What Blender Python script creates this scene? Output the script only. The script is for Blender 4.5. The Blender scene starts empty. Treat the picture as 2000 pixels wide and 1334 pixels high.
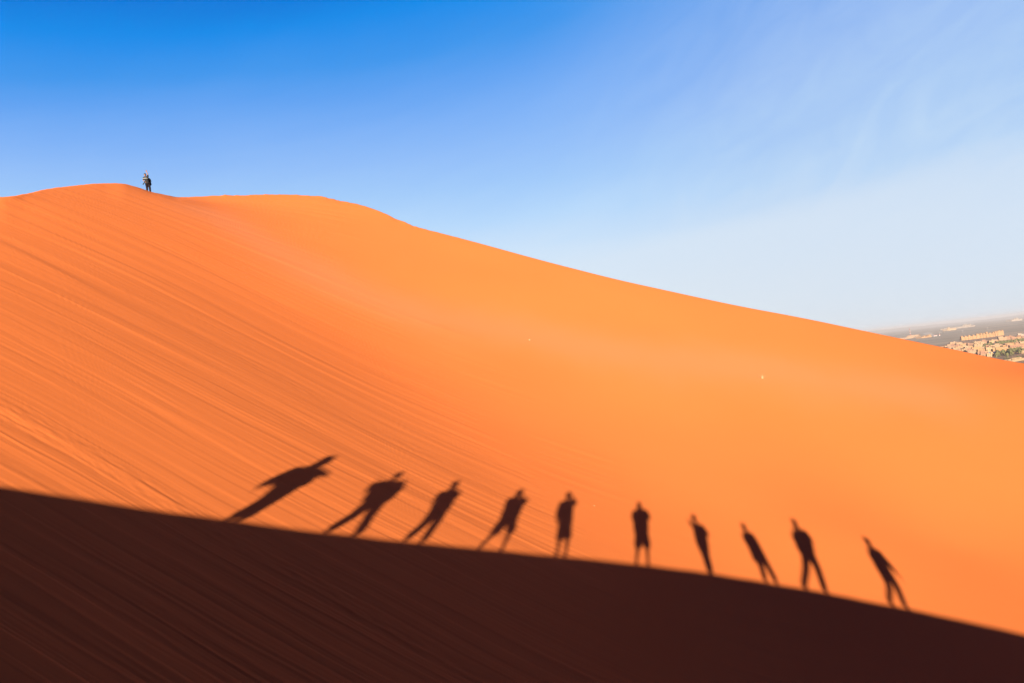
import bpy, bmesh, math, random
import numpy as np
from mathutils import Vector, Matrix

random.seed(11)
SC = bpy.context.scene
COL = SC.collection

# ------------------------------------------------------------------ helpers
def tag(o, label=None, cat=None, group=None, kind=None):
    if label: o['label'] = label
    if cat: o['category'] = cat
    if group: o['group'] = group
    if kind: o['kind'] = kind
    return o

def link(o, parent=None):
    COL.objects.link(o)
    if parent is not None: o.parent = parent
    return o

def empty(name, loc=(0, 0, 0), rz=0.0):
    o = bpy.data.objects.new(name, None)
    o.empty_display_size = 0.3
    o.location = loc; o.rotation_euler = (0, 0, rz)
    return link(o)

def mesh_from_arrays(name, co, quads, mat, smooth=True, parent=None):
    me = bpy.data.meshes.new(name)
    n, f = len(co), len(quads)
    me.vertices.add(n); me.vertices.foreach_set('co', np.asarray(co, np.float32).ravel())
    me.loops.add(f*4); me.loops.foreach_set('vertex_index', np.asarray(quads, np.int32).ravel())
    me.polygons.add(f)
    me.polygons.foreach_set('loop_start', np.arange(0, f*4, 4, dtype=np.int32))
    me.polygons.foreach_set('loop_total', np.full(f, 4, np.int32))
    me.polygons.foreach_set('use_smooth', np.full(f, smooth, bool))
    me.update(calc_edges=True)
    me.materials.append(mat)
    return link(bpy.data.objects.new(name, me), parent)

def grid_quads(nr, nc):
    i = np.arange(nr*nc).reshape(nr, nc)
    return np.stack([i[:-1, :-1], i[:-1, 1:], i[1:, 1:], i[1:, :-1]], -1).reshape(-1, 4)

class NT:
    """small node-tree helper"""
    def __init__(self, tree):
        self.t = tree; self.n = tree.nodes; self.l = tree.links
    def add(self, typ, inputs=None, **props):
        nd = self.n.new(typ)
        for k, v in props.items(): setattr(nd, k, v)
        for k, v in (inputs or {}).items():
            s = nd.inputs[k]
            if isinstance(v, bpy.types.NodeSocket): self.l.new(v, s)
            else: s.default_value = v
        return nd
    def math(self, op, a, b=0.0, clamp=False):
        return self.add('ShaderNodeMath', {0: a, 1: b}, operation=op, use_clamp=clamp).outputs[0]
    def mix(self, fac, a, b, blend='MIX'):
        nd = self.add('ShaderNodeMix', data_type='RGBA', blend_type=blend)
        for k, v in (('Factor', fac), ('A', a), ('B', b)):
            s = [i for i in nd.inputs if i.name == k and i.enabled][0]
            if isinstance(v, bpy.types.NodeSocket): self.l.new(v, s)
            else: s.default_value = v
        return [o for o in nd.outputs if o.enabled][0]
    def ramp(self, fac, stops, interp='LINEAR'):
        nd = self.add('ShaderNodeValToRGB', {0: fac})
        cr = nd.color_ramp; cr.interpolation = interp
        while len(cr.elements) < len(stops): cr.elements.new(0.5)
        for e, (p, c) in zip(cr.elements, stops):
            e.position = p; e.color = c if len(c) == 4 else (*c, 1)
        return nd.outputs[0]

def new_mat(name):
    m = bpy.data.materials.new(name); m.use_nodes = True
    m.node_tree.nodes.clear()
    nt = NT(m.node_tree)
    out = nt.add('ShaderNodeOutputMaterial')
    bs = nt.add('ShaderNodeBsdfPrincipled')
    nt.l.new(bs.outputs[0], out.inputs[0])
    return m, nt, bs, out

def simple_mat(name, rgb, rough=0.85, var=0.12, scale=9.0, spec=0.2):
    """matt colour broken up by a little procedural noise"""
    m, nt, bs, out = new_mat(name)
    tc = nt.add('ShaderNodeTexCoord')
    nz = nt.add('ShaderNodeTexNoise', {'Vector': tc.outputs['Object'], 'Scale': scale, 'Detail': 4.0})
    a = tuple(c*(1-var) for c in rgb)+(1,); b = tuple(min(1, c*(1+var)) for c in rgb)+(1,)
    nt.l.new(nt.mix(nz.outputs[0], a, b), bs.inputs['Base Color'])
    bs.inputs['Roughness'].default_value = rough
    bs.inputs['Specular IOR Level'].default_value = spec
    return m

# ------------------------------------------------------------------ value noise on arrays
def _hash(ix, iy, seed):
    h = (ix.astype(np.int64)*374761393 + iy.astype(np.int64)*668265263 + seed*1442695041) & 0xFFFFFFFF
    h = ((h ^ (h >> 13))*1274126177) & 0xFFFFFFFF
    h = ((h ^ (h >> 16))*2246822519) & 0xFFFFFFFF
    return (h ^ (h >> 15)).astype(np.float64)/4294967296.0

def noise2(x, y, seed=0):
    """gradient noise, about -1..1"""
    x = np.asarray(x, float); y = np.asarray(y, float)
    x0 = np.floor(x); y0 = np.floor(y); fx = x-x0; fy = y-y0
    u = fx*fx*fx*(fx*(fx*6-15)+10); v = fy*fy*fy*(fy*(fy*6-15)+10)
    def g(dx, dy):
        a = _hash(x0+dx, y0+dy, seed)*2*math.pi
        return np.cos(a)*(fx-dx)+np.sin(a)*(fy-dy)
    a = g(0, 0); b = g(1, 0); c = g(0, 1); d = g(1, 1)
    return ((a+(b-a)*u)*(1-v)+(c+(d-c)*u)*v)*1.5

def sstep(a, b, x):
    t = np.clip((x-a)/(b-a), 0, 1); return t*t*(3-2*t)

# ------------------------------------------------------------------ camera frame (36 x 24 mm, 24 mm lens, tilted 6.4 degrees)
FPX = 1333.0
def camera_frame():
    hy = lambda x: 613-0.112*(x-2000)
    p1 = np.array([-1000, -(hy(0)-667), FPX]); p2 = np.array([1000, -(hy(2000)-667), FPX])
    up = np.cross(p2, p1); up /= np.linalg.norm(up)
    if up[1] < 0: up = -up
    fw = np.array([0, 0, 1.0]); fw -= up*fw.dot(up); fw /= np.linalg.norm(fw)
    rt = np.cross(up, fw)
    if rt[0] < 0: rt = -rt
    return np.array([rt, fw, up])
RC = camera_frame()
def ray(x, y):
    d = np.array([x-1000, -(y-667), FPX]); d /= np.linalg.norm(d)
    return RC @ d
def at(px, py, Y):
    r = ray(px, py); return r*(Y/r[1])
LIGHT = ray(1250, 993)                        # the way the sunlight travels
SUN_AZ = math.atan2(LIGHT[0], LIGHT[1]); SUN_EL = -math.asin(LIGHT[2])
US = np.array([math.cos(SUN_AZ), -math.sin(SUN_AZ), 0.0])    # across the sun, to the right
FS = np.array([math.sin(SUN_AZ), math.cos(SUN_AZ), 0.0])     # away from the sun
PLAIN_Z = -65.0

# ------------------------------------------------------------------ dune survey: sighted points and their distance forward (m)
SKY = [(0,386,33.5),(100,368,39.5),(200,358,46),(250,360,49.0),(290,373,51.6),(320,379.5,54.4),(350,384.5,57.2),(420,383,61),(520,380,62.5),
       (615,383,61.5),(680,395,60),(707,401,59.2),(737,411,58),(775,427.5,56.4),(805,440,55.2),(866,456,53.8),(950,479,52.2),(1025,500,51),(1100,520,49.8),
       (1200,545,48.3),(1330,573.5,46.6),(1456,600,45.2),(1570,622,43.8),(1680,644.5,42.5),(1840,677.6,40.6),(2000,709.3,38.8)]
EDGE = [(0,950,13.3),(230,985,14.3),(460,1020,15.3),(670,1042,16.2),(815,1062,16.9),(965,1075,18.1),(1100,1086,19.2),(1250,1104,20.2),
        (1385,1118,20.6),(1500,1140,20.4),(1592,1155,20.1),(1757,1186,19.4),(2000,1240,18.6)]
HEAD = [(640,897,19.6),(780,925,20.8),(893,940,21.3),(1020,956,22.9),(1110,956,23.6),(1250,977,24.3),(1352,1004,24.4),(1449,1020,24.0),
        (1549,1013,23.4),(1691,1045,22.6),(1900,1100,23.0)]
LOW = [(0,1334,9.1),(500,1334,11.0),(1000,1334,13.4),(1300,1334,15.4),(1600,1334,16.3),(2000,1334,16.4)]
# the slip face on the left is close to one plane at the angle of repose
SLIP_AZ, SLIP_T = math.radians(114.5), math.tan(math.radians(30.6))
SD = np.array([math.sin(SLIP_AZ), math.cos(SLIP_AZ)])         # its downhill direction
S0 = np.array([-5.9, 17.0, -2.3])
def slip_point(px, py):
    r = ray(px, py); n = np.array([SD[0]*SLIP_T, SD[1]*SLIP_T, 1.0])
    return r*(n.dot(S0)/n.dot(r))
# crest of the dune by compass bearing from the camera: distance and height
_sk = [at(*c) for c in SKY]
_cb = [(-math.pi/2, 30.0, 9.0), (-1.0, 42.0, 14.0)] + [(math.atan2(p[0], p[1]), math.hypot(p[0], p[1]), p[2]) for p in _sk] \
      + [(0.85, 40.0, -5.0), (1.2, 48.0, -12.0)]
CB = np.array(_cb)
def pchip(xk, yk, x):
    h = np.diff(xk); d = np.diff(yk)/h
    m = np.zeros(len(xk)); m[0], m[-1] = d[0], d[-1]
    for i in range(1, len(xk)-1):
        if d[i-1]*d[i] > 0:
            w1, w2 = 2*h[i]+h[i-1], h[i]+2*h[i-1]
            m[i] = (w1+w2)/(w1/d[i-1]+w2/d[i])
    i = np.clip(np.searchsorted(xk, x)-1, 0, len(xk)-2)
    t = (x-xk[i])/h[i]
    return (yk[i]*(1+2*t)*(1-t)**2+m[i]*h[i]*t*(1-t)**2+yk[i+1]*t*t*(3-2*t)+m[i+1]*h[i]*t*t*(t-1))
def smooth_curve(xk, yk, x):
    xf = np.linspace(xk[0], xk[-1], 4000); yf = pchip(xk, yk, xf)
    k = np.exp(-np.linspace(-2, 2, 21)**2); k /= k.sum()
    yf = np.convolve(np.pad(yf, 10, mode='edge'), k, 'valid')
    return np.interp(x, xf, yf)
def crest(b):
    b = np.asarray(b, float)
    return smooth_curve(CB[:, 0], CB[:, 1], b), smooth_curve(CB[:, 0], CB[:, 2], b)

_b = np.linspace(-0.72, 0.72, 90); _r, _z = crest(_b)
CREST_PTS = [np.array((r*math.sin(b), r*math.cos(b), z)) for b, r, z in zip(_b, _r, _z)]
CTRL = CREST_PTS+[at(*c) for c in EDGE+HEAD+LOW]
CTRL += [slip_point(*c) for c in ((60,480),(40,640),(20,800),(250,480),(230,640),(240,800),(430,740),(560,700),(620,800))]
CTRL += [at(*c) for c in ((291,399,45.6),(320,404,48.8),(350,410,51.8),(420,409,55.6),(520,406,58.2))]
CTRL += [at(*c) for c in ((680,640,34.6),(760,720,31.2),(860,820,27.1),(940,900,24.6))]
CTRL = np.array(CTRL)

def tps_fit(P, lam):
    n = len(P); X = P[:, :2]/10
    d = np.linalg.norm(X[:, None]-X[None], axis=2)
    K = np.where(d > 0, d*d*np.log(d+1e-12), 0)+np.diag(np.broadcast_to(lam, n))
    Q = np.c_[np.ones(n), X]
    A = np.block([[K, Q], [Q.T, np.zeros((3, 3))]])
    return X, np.linalg.solve(A, np.r_[P[:, 2], 0, 0, 0])
_TX, _TC = tps_fit(CTRL, np.array([0.02]*90+[0.35]*(len(EDGE+HEAD+LOW))+[2.0]*(len(CTRL)-90-len(EDGE+HEAD+LOW))))
def face_z(x, y):
    """smooth height of the dune face (m, camera lens at 0)"""
    x = np.asarray(x, float)/10; y = np.asarray(y, float)/10
    z = _TC[-3]+x*_TC[-2]+y*_TC[-1]
    for (a, b), c in zip(_TX, _TC[:-3]):
        d2 = (x-a)**2+(y-b)**2
        z = z+c*0.5*d2*np.log(d2+1e-12)
    return z

def hit_face(px, py):
    r = ray(px, py); t = 6.0
    f = lambda t: r[2]*t-face_z(r[0]*t, r[1]*t)
    while t < 80 and f(t) > 0: t += 0.1
    a, b = t-0.1, t
    for _ in range(30):
        m = (a+b)/2
        if f(m) > 0: a = m
        else: b = m
    return r*a

# avalanche streaks: q runs across the slip face, p down it
STREAK_AZ = math.radians(103)
def qp(x, y):
    c, s = math.cos(STREAK_AZ), math.sin(STREAK_AZ)
    return x*c-y*s, x*s+y*c
_bnd = [(690,388),(655,450),(665,520),(750,570),(780,632),(810,670),(868,720),(895,762),(930,795),(1010,900),(1060,965),(1150,1065),(1270,1250),(1320,1334)]
_bw = [at(690,391,54.5)] + [hit_face(*b) for b in _bnd[1:]]
_bq = np.array([qp(p[0], p[1]) for p in _bw]); _bq = _bq[np.argsort(_bq[:, 0])]

def streak_relief(x, y):
    """height (m) of the avalanche streaks and of the faint undulation elsewhere"""
    q, p = qp(x, y)
    near = 1.0
    pend = np.interp(q, _bq[:, 0], _bq[:, 1])
    feather = 1.3*noise2(q*1.1, 0*q, 5)+1.0*noise2(q*3.7, 0*q+.5, 6)+0.7*noise2(q*9, 0*q, 7)
    edge = pend-p+feather*0.9
    m = sstep(-0.15, 0.9, edge)                       # ends of the single tongues
    m2 = 0.75+0.25*sstep(0.0, 7.0, edge)
    w = q+0.16*noise2(q*0.35, p*0.12, 8)+0.05*noise2(q*1.2, p*0.35, 9)+0.012*noise2(q*4, p*1.1, 10)
    h = np.zeros_like(q)
    # broad tongues
    h += 0.012*noise2(w*0.75, p*0.035, 20)
    h += 0.008*noise2(w*1.6, p*0.05, 21)
    act = sstep(-0.35, 0.45, noise2(w*0.45, p*0.05, 30))         # rough and smooth tongues alternate
    h += (0.35+0.65*act)*0.0068*noise2(w*3.4, p*0.13, 22)
    h += (0.20+0.80*act)*0.0060*noise2(w*7.5, p*0.26, 23)
    h += act*0.0046*noise2(w*15, p*0.55, 24)
    h += act*0.0032*noise2(w*26, p*0.9, 25)
    # fine crumbly grain inside the rough tongues
    g = sstep(0.0, 0.6, noise2(w*0.9, p*0.09, 31))
    g = g*(1-0.75*sstep(20, 40, np.hypot(x, y)))
    h += g*0.0065*noise2(w*8, p*2.0, 26)+g*0.0040*noise2(w*17, p*4.0, 27)
    # sharp little levees along single runs
    for sd, fr, am, wd in ((40, 0.55, 0.008, 0.045), (41, 0.9, 0.0065, 0.05), (42, 1.7, 0.005, 0.07)):
        n = noise2(w*fr, p*0.02, sd)
        gate = sstep(-0.1, 0.35, noise2(w*0.3+7, p*0.07, sd+10))
        h += gate*am*(np.tanh(n/wd)*np.exp(-(n/0.35)**2))
    for sd, fr, am in ((50, 2.6, 0.0050), (51, 3.7, 0.0036), (52, 5.5, 0.0030), (53, 8.0, 0.0022), (54, 11.5, 0.0014)):
        n = noise2(w*fr, p*0.012, sd)
        gate = sstep(0.05, 0.25, noise2(w*0.8+3, p*0.10, sd+10))
        h += gate*am*np.tanh(n/0.045)*np.exp(-(n/0.25)**2)
    dist = np.hypot(x, y)
    h *= 0.72*m*m2*(1+0.5*sstep(22, 48, dist)+0.8*sstep(16.5, 13.5, dist))
    sm = 1-m
    h += sm*(0.004*noise2(x*0.5, y*0.35, 60)+0.0012*noise2(q*2.5, p*0.3, 61))
    # long soft swells of the smooth apron
    h += 0.05*noise2(x*0.12+3, y*0.14, 62)*sstep(0, 6, -edge)
    return h

def build_dune(mat):
    def rows(b, full):
        rc, zc = crest(b)
        nb = len(b)
        K = 500
        u = np.linspace(0, 1, K)[:, None]
        r = 5.5+(rc[None]-5.5)*u
        X, Y = r*np.sin(b)[None], r*np.cos(b)[None]
        Z = face_z(X, Y)
        Z = Z+(zc-Z[-1])[None]*sstep(0.8, 1.0, u)
        lim = (zc/rc)[None]*r-0.03*(rc[None]-r)+0.01            # nothing stands above the sight line to the crest
        k = 0.10; hh = np.clip(0.5+0.5*(lim-Z)/k, 0, 1)
        Zs = lim*(1-hh)+Z*hh-k*hh*(1-hh)
        Z = Zs+(zc-Zs[-1])[None]*sstep(0.9, 1.0, u)
        return r, Z, rc, zc
    deg = math.radians
    b = np.concatenate([np.linspace(deg(-90), deg(-39.2), 120)[:-1], np.linspace(deg(-39.2), deg(39.2), 1250), np.linspace(deg(39.2), deg(68), 60)[1:]])
    r, Z, rc, zc = rows(b, True)
    el = np.arctan2(Z, r)
    NR = 860
    R = np.zeros((NR, len(b))); ZZ = np.zeros_like(R)
    for j in range(len(b)):
        e = np.maximum.accumulate(el[:, j]+np.arange(len(el))*1e-7)
        s = (e-e[0])/(e[-1]-e[0])*0.86+np.linspace(0, 1, len(e))*0.14
        t = np.linspace(0, 1, NR)
        R[:, j] = np.interp(t, s, r[:, j]); ZZ[:, j] = np.interp(t, s, Z[:, j])
    X = R*np.sin(b)[None]; Y = R*np.cos(b)[None]
    ZZ = ZZ+streak_relief(X, Y)
    brink = np.exp(-((rc[None]-R)/0.8)**2)*sstep(-0.02, -0.14, b)[None]
    arc = b[None]*rc[None]
    nick = noise2(arc*1.1, 0*arc, 81)*0.075+np.maximum(noise2(arc*2.3, 0*arc, 82), 0)*0.09+noise2(arc*0.33, 0*arc, 83)*0.06
    ZZ = ZZ+brink*nick*(0.35+0.65*sstep(0.0, 0.4, noise2(arc*0.22+4, 0*arc, 84)+0.15))
    # windward side behind the crest, down to the plain
    back = []
    for d in (0.15, 0.4, 0.8, 1.5, 3, 6, 12, 25, 50, 100, 180, 300, 450):
        rb = rc+d
        zb = ZZ[-1]-0.11*d-np.minimum(d, 8)**2*0.006-np.maximum(d-8, 0)*0.22
        zb = np.maximum(zb, PLAIN_Z-3)
        back.append(np.stack([rb*np.sin(b), rb*np.cos(b), zb], -1))
    co = np.concatenate([np.stack([X, Y, ZZ], -1)]+[k[None] for k in back], 0)
    nr, nc = co.shape[:2]
    o = mesh_from_arrays('sand_dune', co.reshape(-1, 3), grid_quads(nr, nc)[:, ::-1], mat)
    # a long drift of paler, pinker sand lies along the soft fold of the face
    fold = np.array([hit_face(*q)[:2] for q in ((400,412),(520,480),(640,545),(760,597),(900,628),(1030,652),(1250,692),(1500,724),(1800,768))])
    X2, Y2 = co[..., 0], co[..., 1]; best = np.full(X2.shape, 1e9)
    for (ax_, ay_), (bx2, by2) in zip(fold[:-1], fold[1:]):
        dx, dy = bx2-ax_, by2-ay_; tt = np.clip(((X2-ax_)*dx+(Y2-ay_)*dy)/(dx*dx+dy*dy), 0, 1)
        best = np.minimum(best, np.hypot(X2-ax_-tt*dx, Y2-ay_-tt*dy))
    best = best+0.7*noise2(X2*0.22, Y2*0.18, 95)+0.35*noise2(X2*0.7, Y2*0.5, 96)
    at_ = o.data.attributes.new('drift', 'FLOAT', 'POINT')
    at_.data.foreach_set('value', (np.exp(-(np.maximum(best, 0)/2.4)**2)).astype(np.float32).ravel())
    return tag(o, kind='structure')

# ------------------------------------------------------------------ the ridge the group stands on (behind the camera)
RIDGE_F = -0.35
_rp = []
for c in EDGE:
    p = hit_face(c[0], c[1]); s = p.dot(US); f = p.dot(FS)
    _rp.append((s, p[2]+(f-RIDGE_F)*math.tan(SUN_EL)))
RP = np.array(_rp)
_pf = np.polyfit(RP[:, 0], RP[:, 1], 5)
RP = np.array([(q, np.polyval(_pf, q)) for q in np.linspace(RP[0, 0], RP[-1, 0], 60)])
def ridge_crest(s):
    s = np.asarray(s, float)
    k = RP[:, 0]; v = RP[:, 1]
    z = np.interp(s, k, v)
    z = np.where(s < k[0], v[0]+(k[0]-s)*0.14, z)
    z = np.where(s > k[-1], v[-1]-(s-k[-1])*0.27, z)
    return z
_sf = np.arange(-40, 45, 0.1); _sz = ridge_crest(_sf)
_k = np.exp(-np.linspace(-2, 2, 15)**2); _k /= _k.sum()
_sz = np.convolve(np.pad(_sz, 7, mode='edge'), _k, 'valid')
def ridge_z(s): return np.interp(s, _sf, _sz)

def build_ridge(mat):
    s = np.concatenate([np.arange(-40, -14, 0.5), np.arange(-14, 15, 0.06), np.arange(15, 45, 0.5)])
    f = np.concatenate([-np.array([160, 120, 80, 50, 30, 20, 14, 10, 7, 5, 3.5, 2.5, 1.8, 1.2]), np.arange(-0.9, 0.6, 0.05), np.arange(0.6, 16, 0.35)])
    S, F = np.meshgrid(s, f)
    d = F-RIDGE_F
    front = -math.tan(math.radians(33))*(np.sqrt(np.maximum(d, 0)**2+0.12**2)-0.12)
    backz = -0.085*np.minimum(-np.minimum(d, 0), 20)-0.2*np.maximum(-d-20, 0)-0.02*(1-np.exp(-(d/0.3)**2))
    Zr = ridge_z(S)+np.where(d > 0, front, backz)
    Zr = Zr+0.012*noise2(S*1.3, F*2.0, 70)*np.exp(-(d/6)**2)
    Zr = np.maximum(Zr, PLAIN_Z-4)
    P = S[..., None]*US+F[..., None]*FS
    P[..., 2] = Zr
    o = mesh_from_arrays('sand_ridge', P.reshape(-1, 3), grid_quads(*S.shape), mat)
    return tag(o, kind='structure')

# ------------------------------------------------------------------ materials of the setting
def sand_material():
    m, nt, bs, out = new_mat('orange_sand')
    tc = nt.add('ShaderNodeTexCoord')
    ob = tc.outputs['Object']
    big = nt.add('ShaderNodeTexNoise', {'Vector': ob, 'Scale': 0.16, 'Detail': 3.0, 'Roughness': 0.5}).outputs[0]
    grain = nt.add('ShaderNodeTexNoise', {'Vector': ob, 'Scale': 60.0, 'Detail': 3.0, 'Roughness': 0.7}).outputs[0]
    mid = nt.add('ShaderNodeTexNoise', {'Vector': ob, 'Scale': 3.0, 'Detail': 5.0, 'Roughness': 0.6}).outputs[0]
    c = nt.mix(big, (0.485, 0.124, 0.0285, 1), (0.515, 0.137, 0.034, 1))
    c = nt.mix(nt.math('MULTIPLY', mid, 0.25), c, (0.42, 0.108, 0.028, 1))
    c = nt.mix(nt.math('MULTIPLY', grain, 0.22), c, (0.35, 0.090, 0.022, 1))
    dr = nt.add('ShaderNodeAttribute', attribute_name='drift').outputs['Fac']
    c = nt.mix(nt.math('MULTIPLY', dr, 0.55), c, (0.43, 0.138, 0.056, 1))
    nt.l.new(c, bs.inputs['Base Color'])
    bs.inputs['Roughness'].default_value = 0.95
    bs.inputs['Specular IOR Level'].default_value = 0.08
    bp = nt.add('ShaderNodeBump', {'Height': grain, 'Strength': 0.25, 'Distance': 0.004})
    nt.l.new(bp.outputs[0], bs.inputs['Normal'])
    return m

def plain_material():
    m, nt, bs, out = new_mat('stony_plain')
    tc = nt.add('ShaderNodeTexCoord'); ob = tc.outputs['Object']
    mp = nt.add('ShaderNodeMapping', {'Vector': ob, 'Scale': (0.0007, 0.0028, 1)})
    n1 = nt.add('ShaderNodeTexNoise', {'Vector': mp.outputs[0], 'Scale': 1.0, 'Detail': 7.0, 'Roughness': 0.6}).outputs[0]
    mp2 = nt.add('ShaderNodeMapping', {'Vector': ob, 'Scale': (0.01, 0.025, 1)})
    n2 = nt.add('ShaderNodeTexNoise', {'Vector': mp2.outputs[0], 'Scale': 1.0, 'Detail': 6.0, 'Roughness': 0.65}).outputs[0]
    c = nt.ramp(n1, [(0.34, (0.20, 0.165, 0.12)), (0.50, (0.27, 0.21, 0.15)), (0.60, (0.40, 0.285, 0.19)), (0.72, (0.55, 0.35, 0.21))])
    c = nt.mix(nt.math('MULTIPLY', n2, 0.5), c, (0.17, 0.15, 0.115, 1))
    nt.l.new(c, bs.inputs['Base Color'])
    bs.inputs['Roughness'].default_value = 0.95; bs.inputs['Specular IOR Level'].default_value = 0.1
    return m

def build_plain():
    rr = np.concatenate([[1], np.geomspace(60, 45000, 70)]); a = np.linspace(0, 2*math.pi, 181)
    R, A = np.meshgrid(rr, a, indexing='ij')
    co = np.stack([R*np.cos(A), R*np.sin(A), np.full_like(R, PLAIN_Z)], -1)
    o = mesh_from_arrays('desert_plain', co.reshape(-1, 3), grid_quads(*R.shape), plain_material())
    return tag(o, kind='structure')

# ------------------------------------------------------------------ world
EXPO = 1.78
def lin(c):
    return tuple(((v/255)/12.92 if v <= 10 else (((v/255)+0.055)/1.055)**2.4) for v in c)
def build_world():
    w = bpy.data.worlds.new('World'); SC.world = w; w.use_nodes = True
    nt = NT(w.node_tree); nt.n.clear()
    out = nt.add('ShaderNodeOutputWorld'); bg = nt.add('ShaderNodeBackground'); nt.l.new(bg.outputs[0], out.inputs[0])
    sky = nt.add('ShaderNodeTexSky', sky_type='NISHITA')
    sky.sun_disc = False; sky.sun_elevation = SUN_EL; sky.sun_rotation = SUN_AZ+math.pi
    sky.altitude = 700; sky.air_density = 1.0; sky.dust_density = 0.4; sky.ozone_density = 3.0
    # thin veil of cirrus and dust: whiter towards the horizon and towards the right
    obs = [(10,0,0),(10,85,.08),(10,170,.2),(10,255,.3),(10,340,.4),(650,0,.06),(650,90,.22),(650,180,.38),(650,270,.5),(650,370,.6),
           (1300,0,.2),(1300,70,.33),(1300,140,.46),(1300,220,.56),(1300,300,.66),(1300,360,.73),(1300,420,.81),(1300,550,.93),
           (1970,0,.34),(1970,120,.48),(1970,250,.63),(1970,400,.76),(1970,560,.93),(1970,610,1)]
    D = np.array([ray(a, b) for a, b, _ in obs]); T = np.array([c for *_, c in obs])
    A = np.c_[np.ones(len(D)), D[:, 2], D[:, 0], D[:, 2]*D[:, 0]]
    k = np.linalg.lstsq(A, T, rcond=None)[0]
    print('sky fit', k, np.abs(A@k-T).max())
    tc = nt.add('ShaderNodeTexCoord'); v = tc.outputs['Generated']
    sx = nt.add('ShaderNodeSeparateXYZ', {0: v}); X, Y, Z = sx.outputs
    Xc = nt.math('MINIMUM', nt.math('MAXIMUM', X, -0.75), 0.75)
    Zc = nt.math('MAXIMUM', Z, 0.0)
    t = nt.math('ADD', nt.math('ADD', float(k[0]), nt.math('MULTIPLY', Zc, float(k[1]))),
                nt.math('MULTIPLY', Xc, nt.math('ADD', float(k[2]), nt.math('MULTIPLY', Zc, float(k[3])))))
    # wisps: noise drawn out along slanting bands
    cb = nt.add('ShaderNodeCombineXYZ', {0: X, 1: Z, 2: Y})
    def wisp(rot, sc, detail, seed, dist=0.5):
        mp = nt.add('ShaderNodeMapping', {'Vector': cb.outputs[0], 'Rotation': (0, 0, math.radians(rot)), 'Scale': (1/sc[0], 1/sc[1], 1.0), 'Location': (seed, seed*.7, 0)}, vector_type='TEXTURE')
        return nt.math('SUBTRACT', nt.add('ShaderNodeTexNoise', {'Vector': mp.outputs[0], 'Scale': 1.0, 'Detail': detail, 'Roughness': 0.55, 'Distortion': dist}).outputs[0], 0.5)
    right = nt.add('ShaderNodeMapRange', {0: X, 1: 0.05, 2: 0.45}, interpolation_type='SMOOTHSTEP').outputs[0]
    high = nt.add('ShaderNodeMapRange', {0: Z, 1: 0.12, 2: 0.25}, interpolation_type='SMOOTHSTEP').outputs[0]
    w1 = nt.math('MULTIPLY', nt.math('MULTIPLY', wisp(38, (7, 17), 6.0, 3.4, 1.6), right), nt.math('MULTIPLY', high, 0.20))
    w2 = nt.math('MULTIPLY', wisp(12, (3, 22), 5.0, 8.0), 0.06)
    w3 = nt.math('MULTIPLY', wisp(20, (1.6, 5.0), 3.0, 1.3), 0.12)
    t = nt.math('ADD', nt.math('ADD', t, w1), nt.math('ADD', w2, w3))
    u = nt.math('MULTIPLY_ADD', t, 0.5, clamp=True); u.node.inputs[2].default_value = 0.5
    st = [(-1.0, (8, 25, 85)), (-.35, (4, 65, 150)), (0, (0, 119, 219)), (.08, (6, 138, 235)), (.2, (64, 151, 237)), (.3, (98, 163, 242)), (.4, (125, 177, 246)), (.5, (146, 190, 248)),
          (.6, (163, 203, 249)), (.7, (183, 216, 250)), (.8, (205, 226, 247)), (1.0, (217, 228, 238))]
    col = nt.ramp(u, [(p*0.5+0.5, lin(c)) for p, c in st])
    strength = 0.10
    col = nt.mix(1.0, col, (1/strength/2**EXPO,)*3+(1,), 'MULTIPLY')
    col = nt.mix(0.02, col, sky.outputs[0])
    col = nt.mix(nt.math('MULTIPLY', right, 0.22), col, tuple(v/strength/2**EXPO for v in lin((200, 208, 226)))+(1,))
    # a low pale bank of veil cloud with a slanting upper edge
    e1, e2 = ray(1050, 495), ray(1720, 345)
    ln = nt.math('MULTIPLY_ADD', X, float((e2[2]-e1[2])/(e2[0]-e1[0]))); ln.node.inputs[2].default_value = float(e1[2]-e1[0]*(e2[2]-e1[2])/(e2[0]-e1[0]))
    dz = nt.math('ADD', nt.math('SUBTRACT', ln, Z), nt.math('MULTIPLY', wisp(16, (3, 14), 5.0, 5.0, 0.6), 0.07))
    bank = nt.add('ShaderNodeMapRange', {0: dz, 1: -0.012, 2: 0.030}, interpolation_type='SMOOTHSTEP').outputs[0]
    bx_ = nt.add('ShaderNodeMapRange', {0: X, 1: -0.08, 2: 0.12}, interpolation_type='SMOOTHSTEP').outputs[0]
    col = nt.mix(nt.math('MULTIPLY', nt.math('MULTIPLY', bank, bx_), 0.36), col, tuple(v/strength/2**EXPO for v in lin((225, 235, 246)))+(1,))
    # sky beside, behind and above the view is dimmed to keep the shadows dark
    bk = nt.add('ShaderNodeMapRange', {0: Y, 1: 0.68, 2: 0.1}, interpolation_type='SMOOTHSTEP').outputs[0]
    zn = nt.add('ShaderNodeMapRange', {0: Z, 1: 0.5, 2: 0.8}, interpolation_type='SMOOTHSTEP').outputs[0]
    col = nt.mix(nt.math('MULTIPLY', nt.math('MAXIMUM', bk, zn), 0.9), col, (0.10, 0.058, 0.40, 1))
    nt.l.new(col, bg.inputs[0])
    bg.inputs[1].default_value = strength

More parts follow.
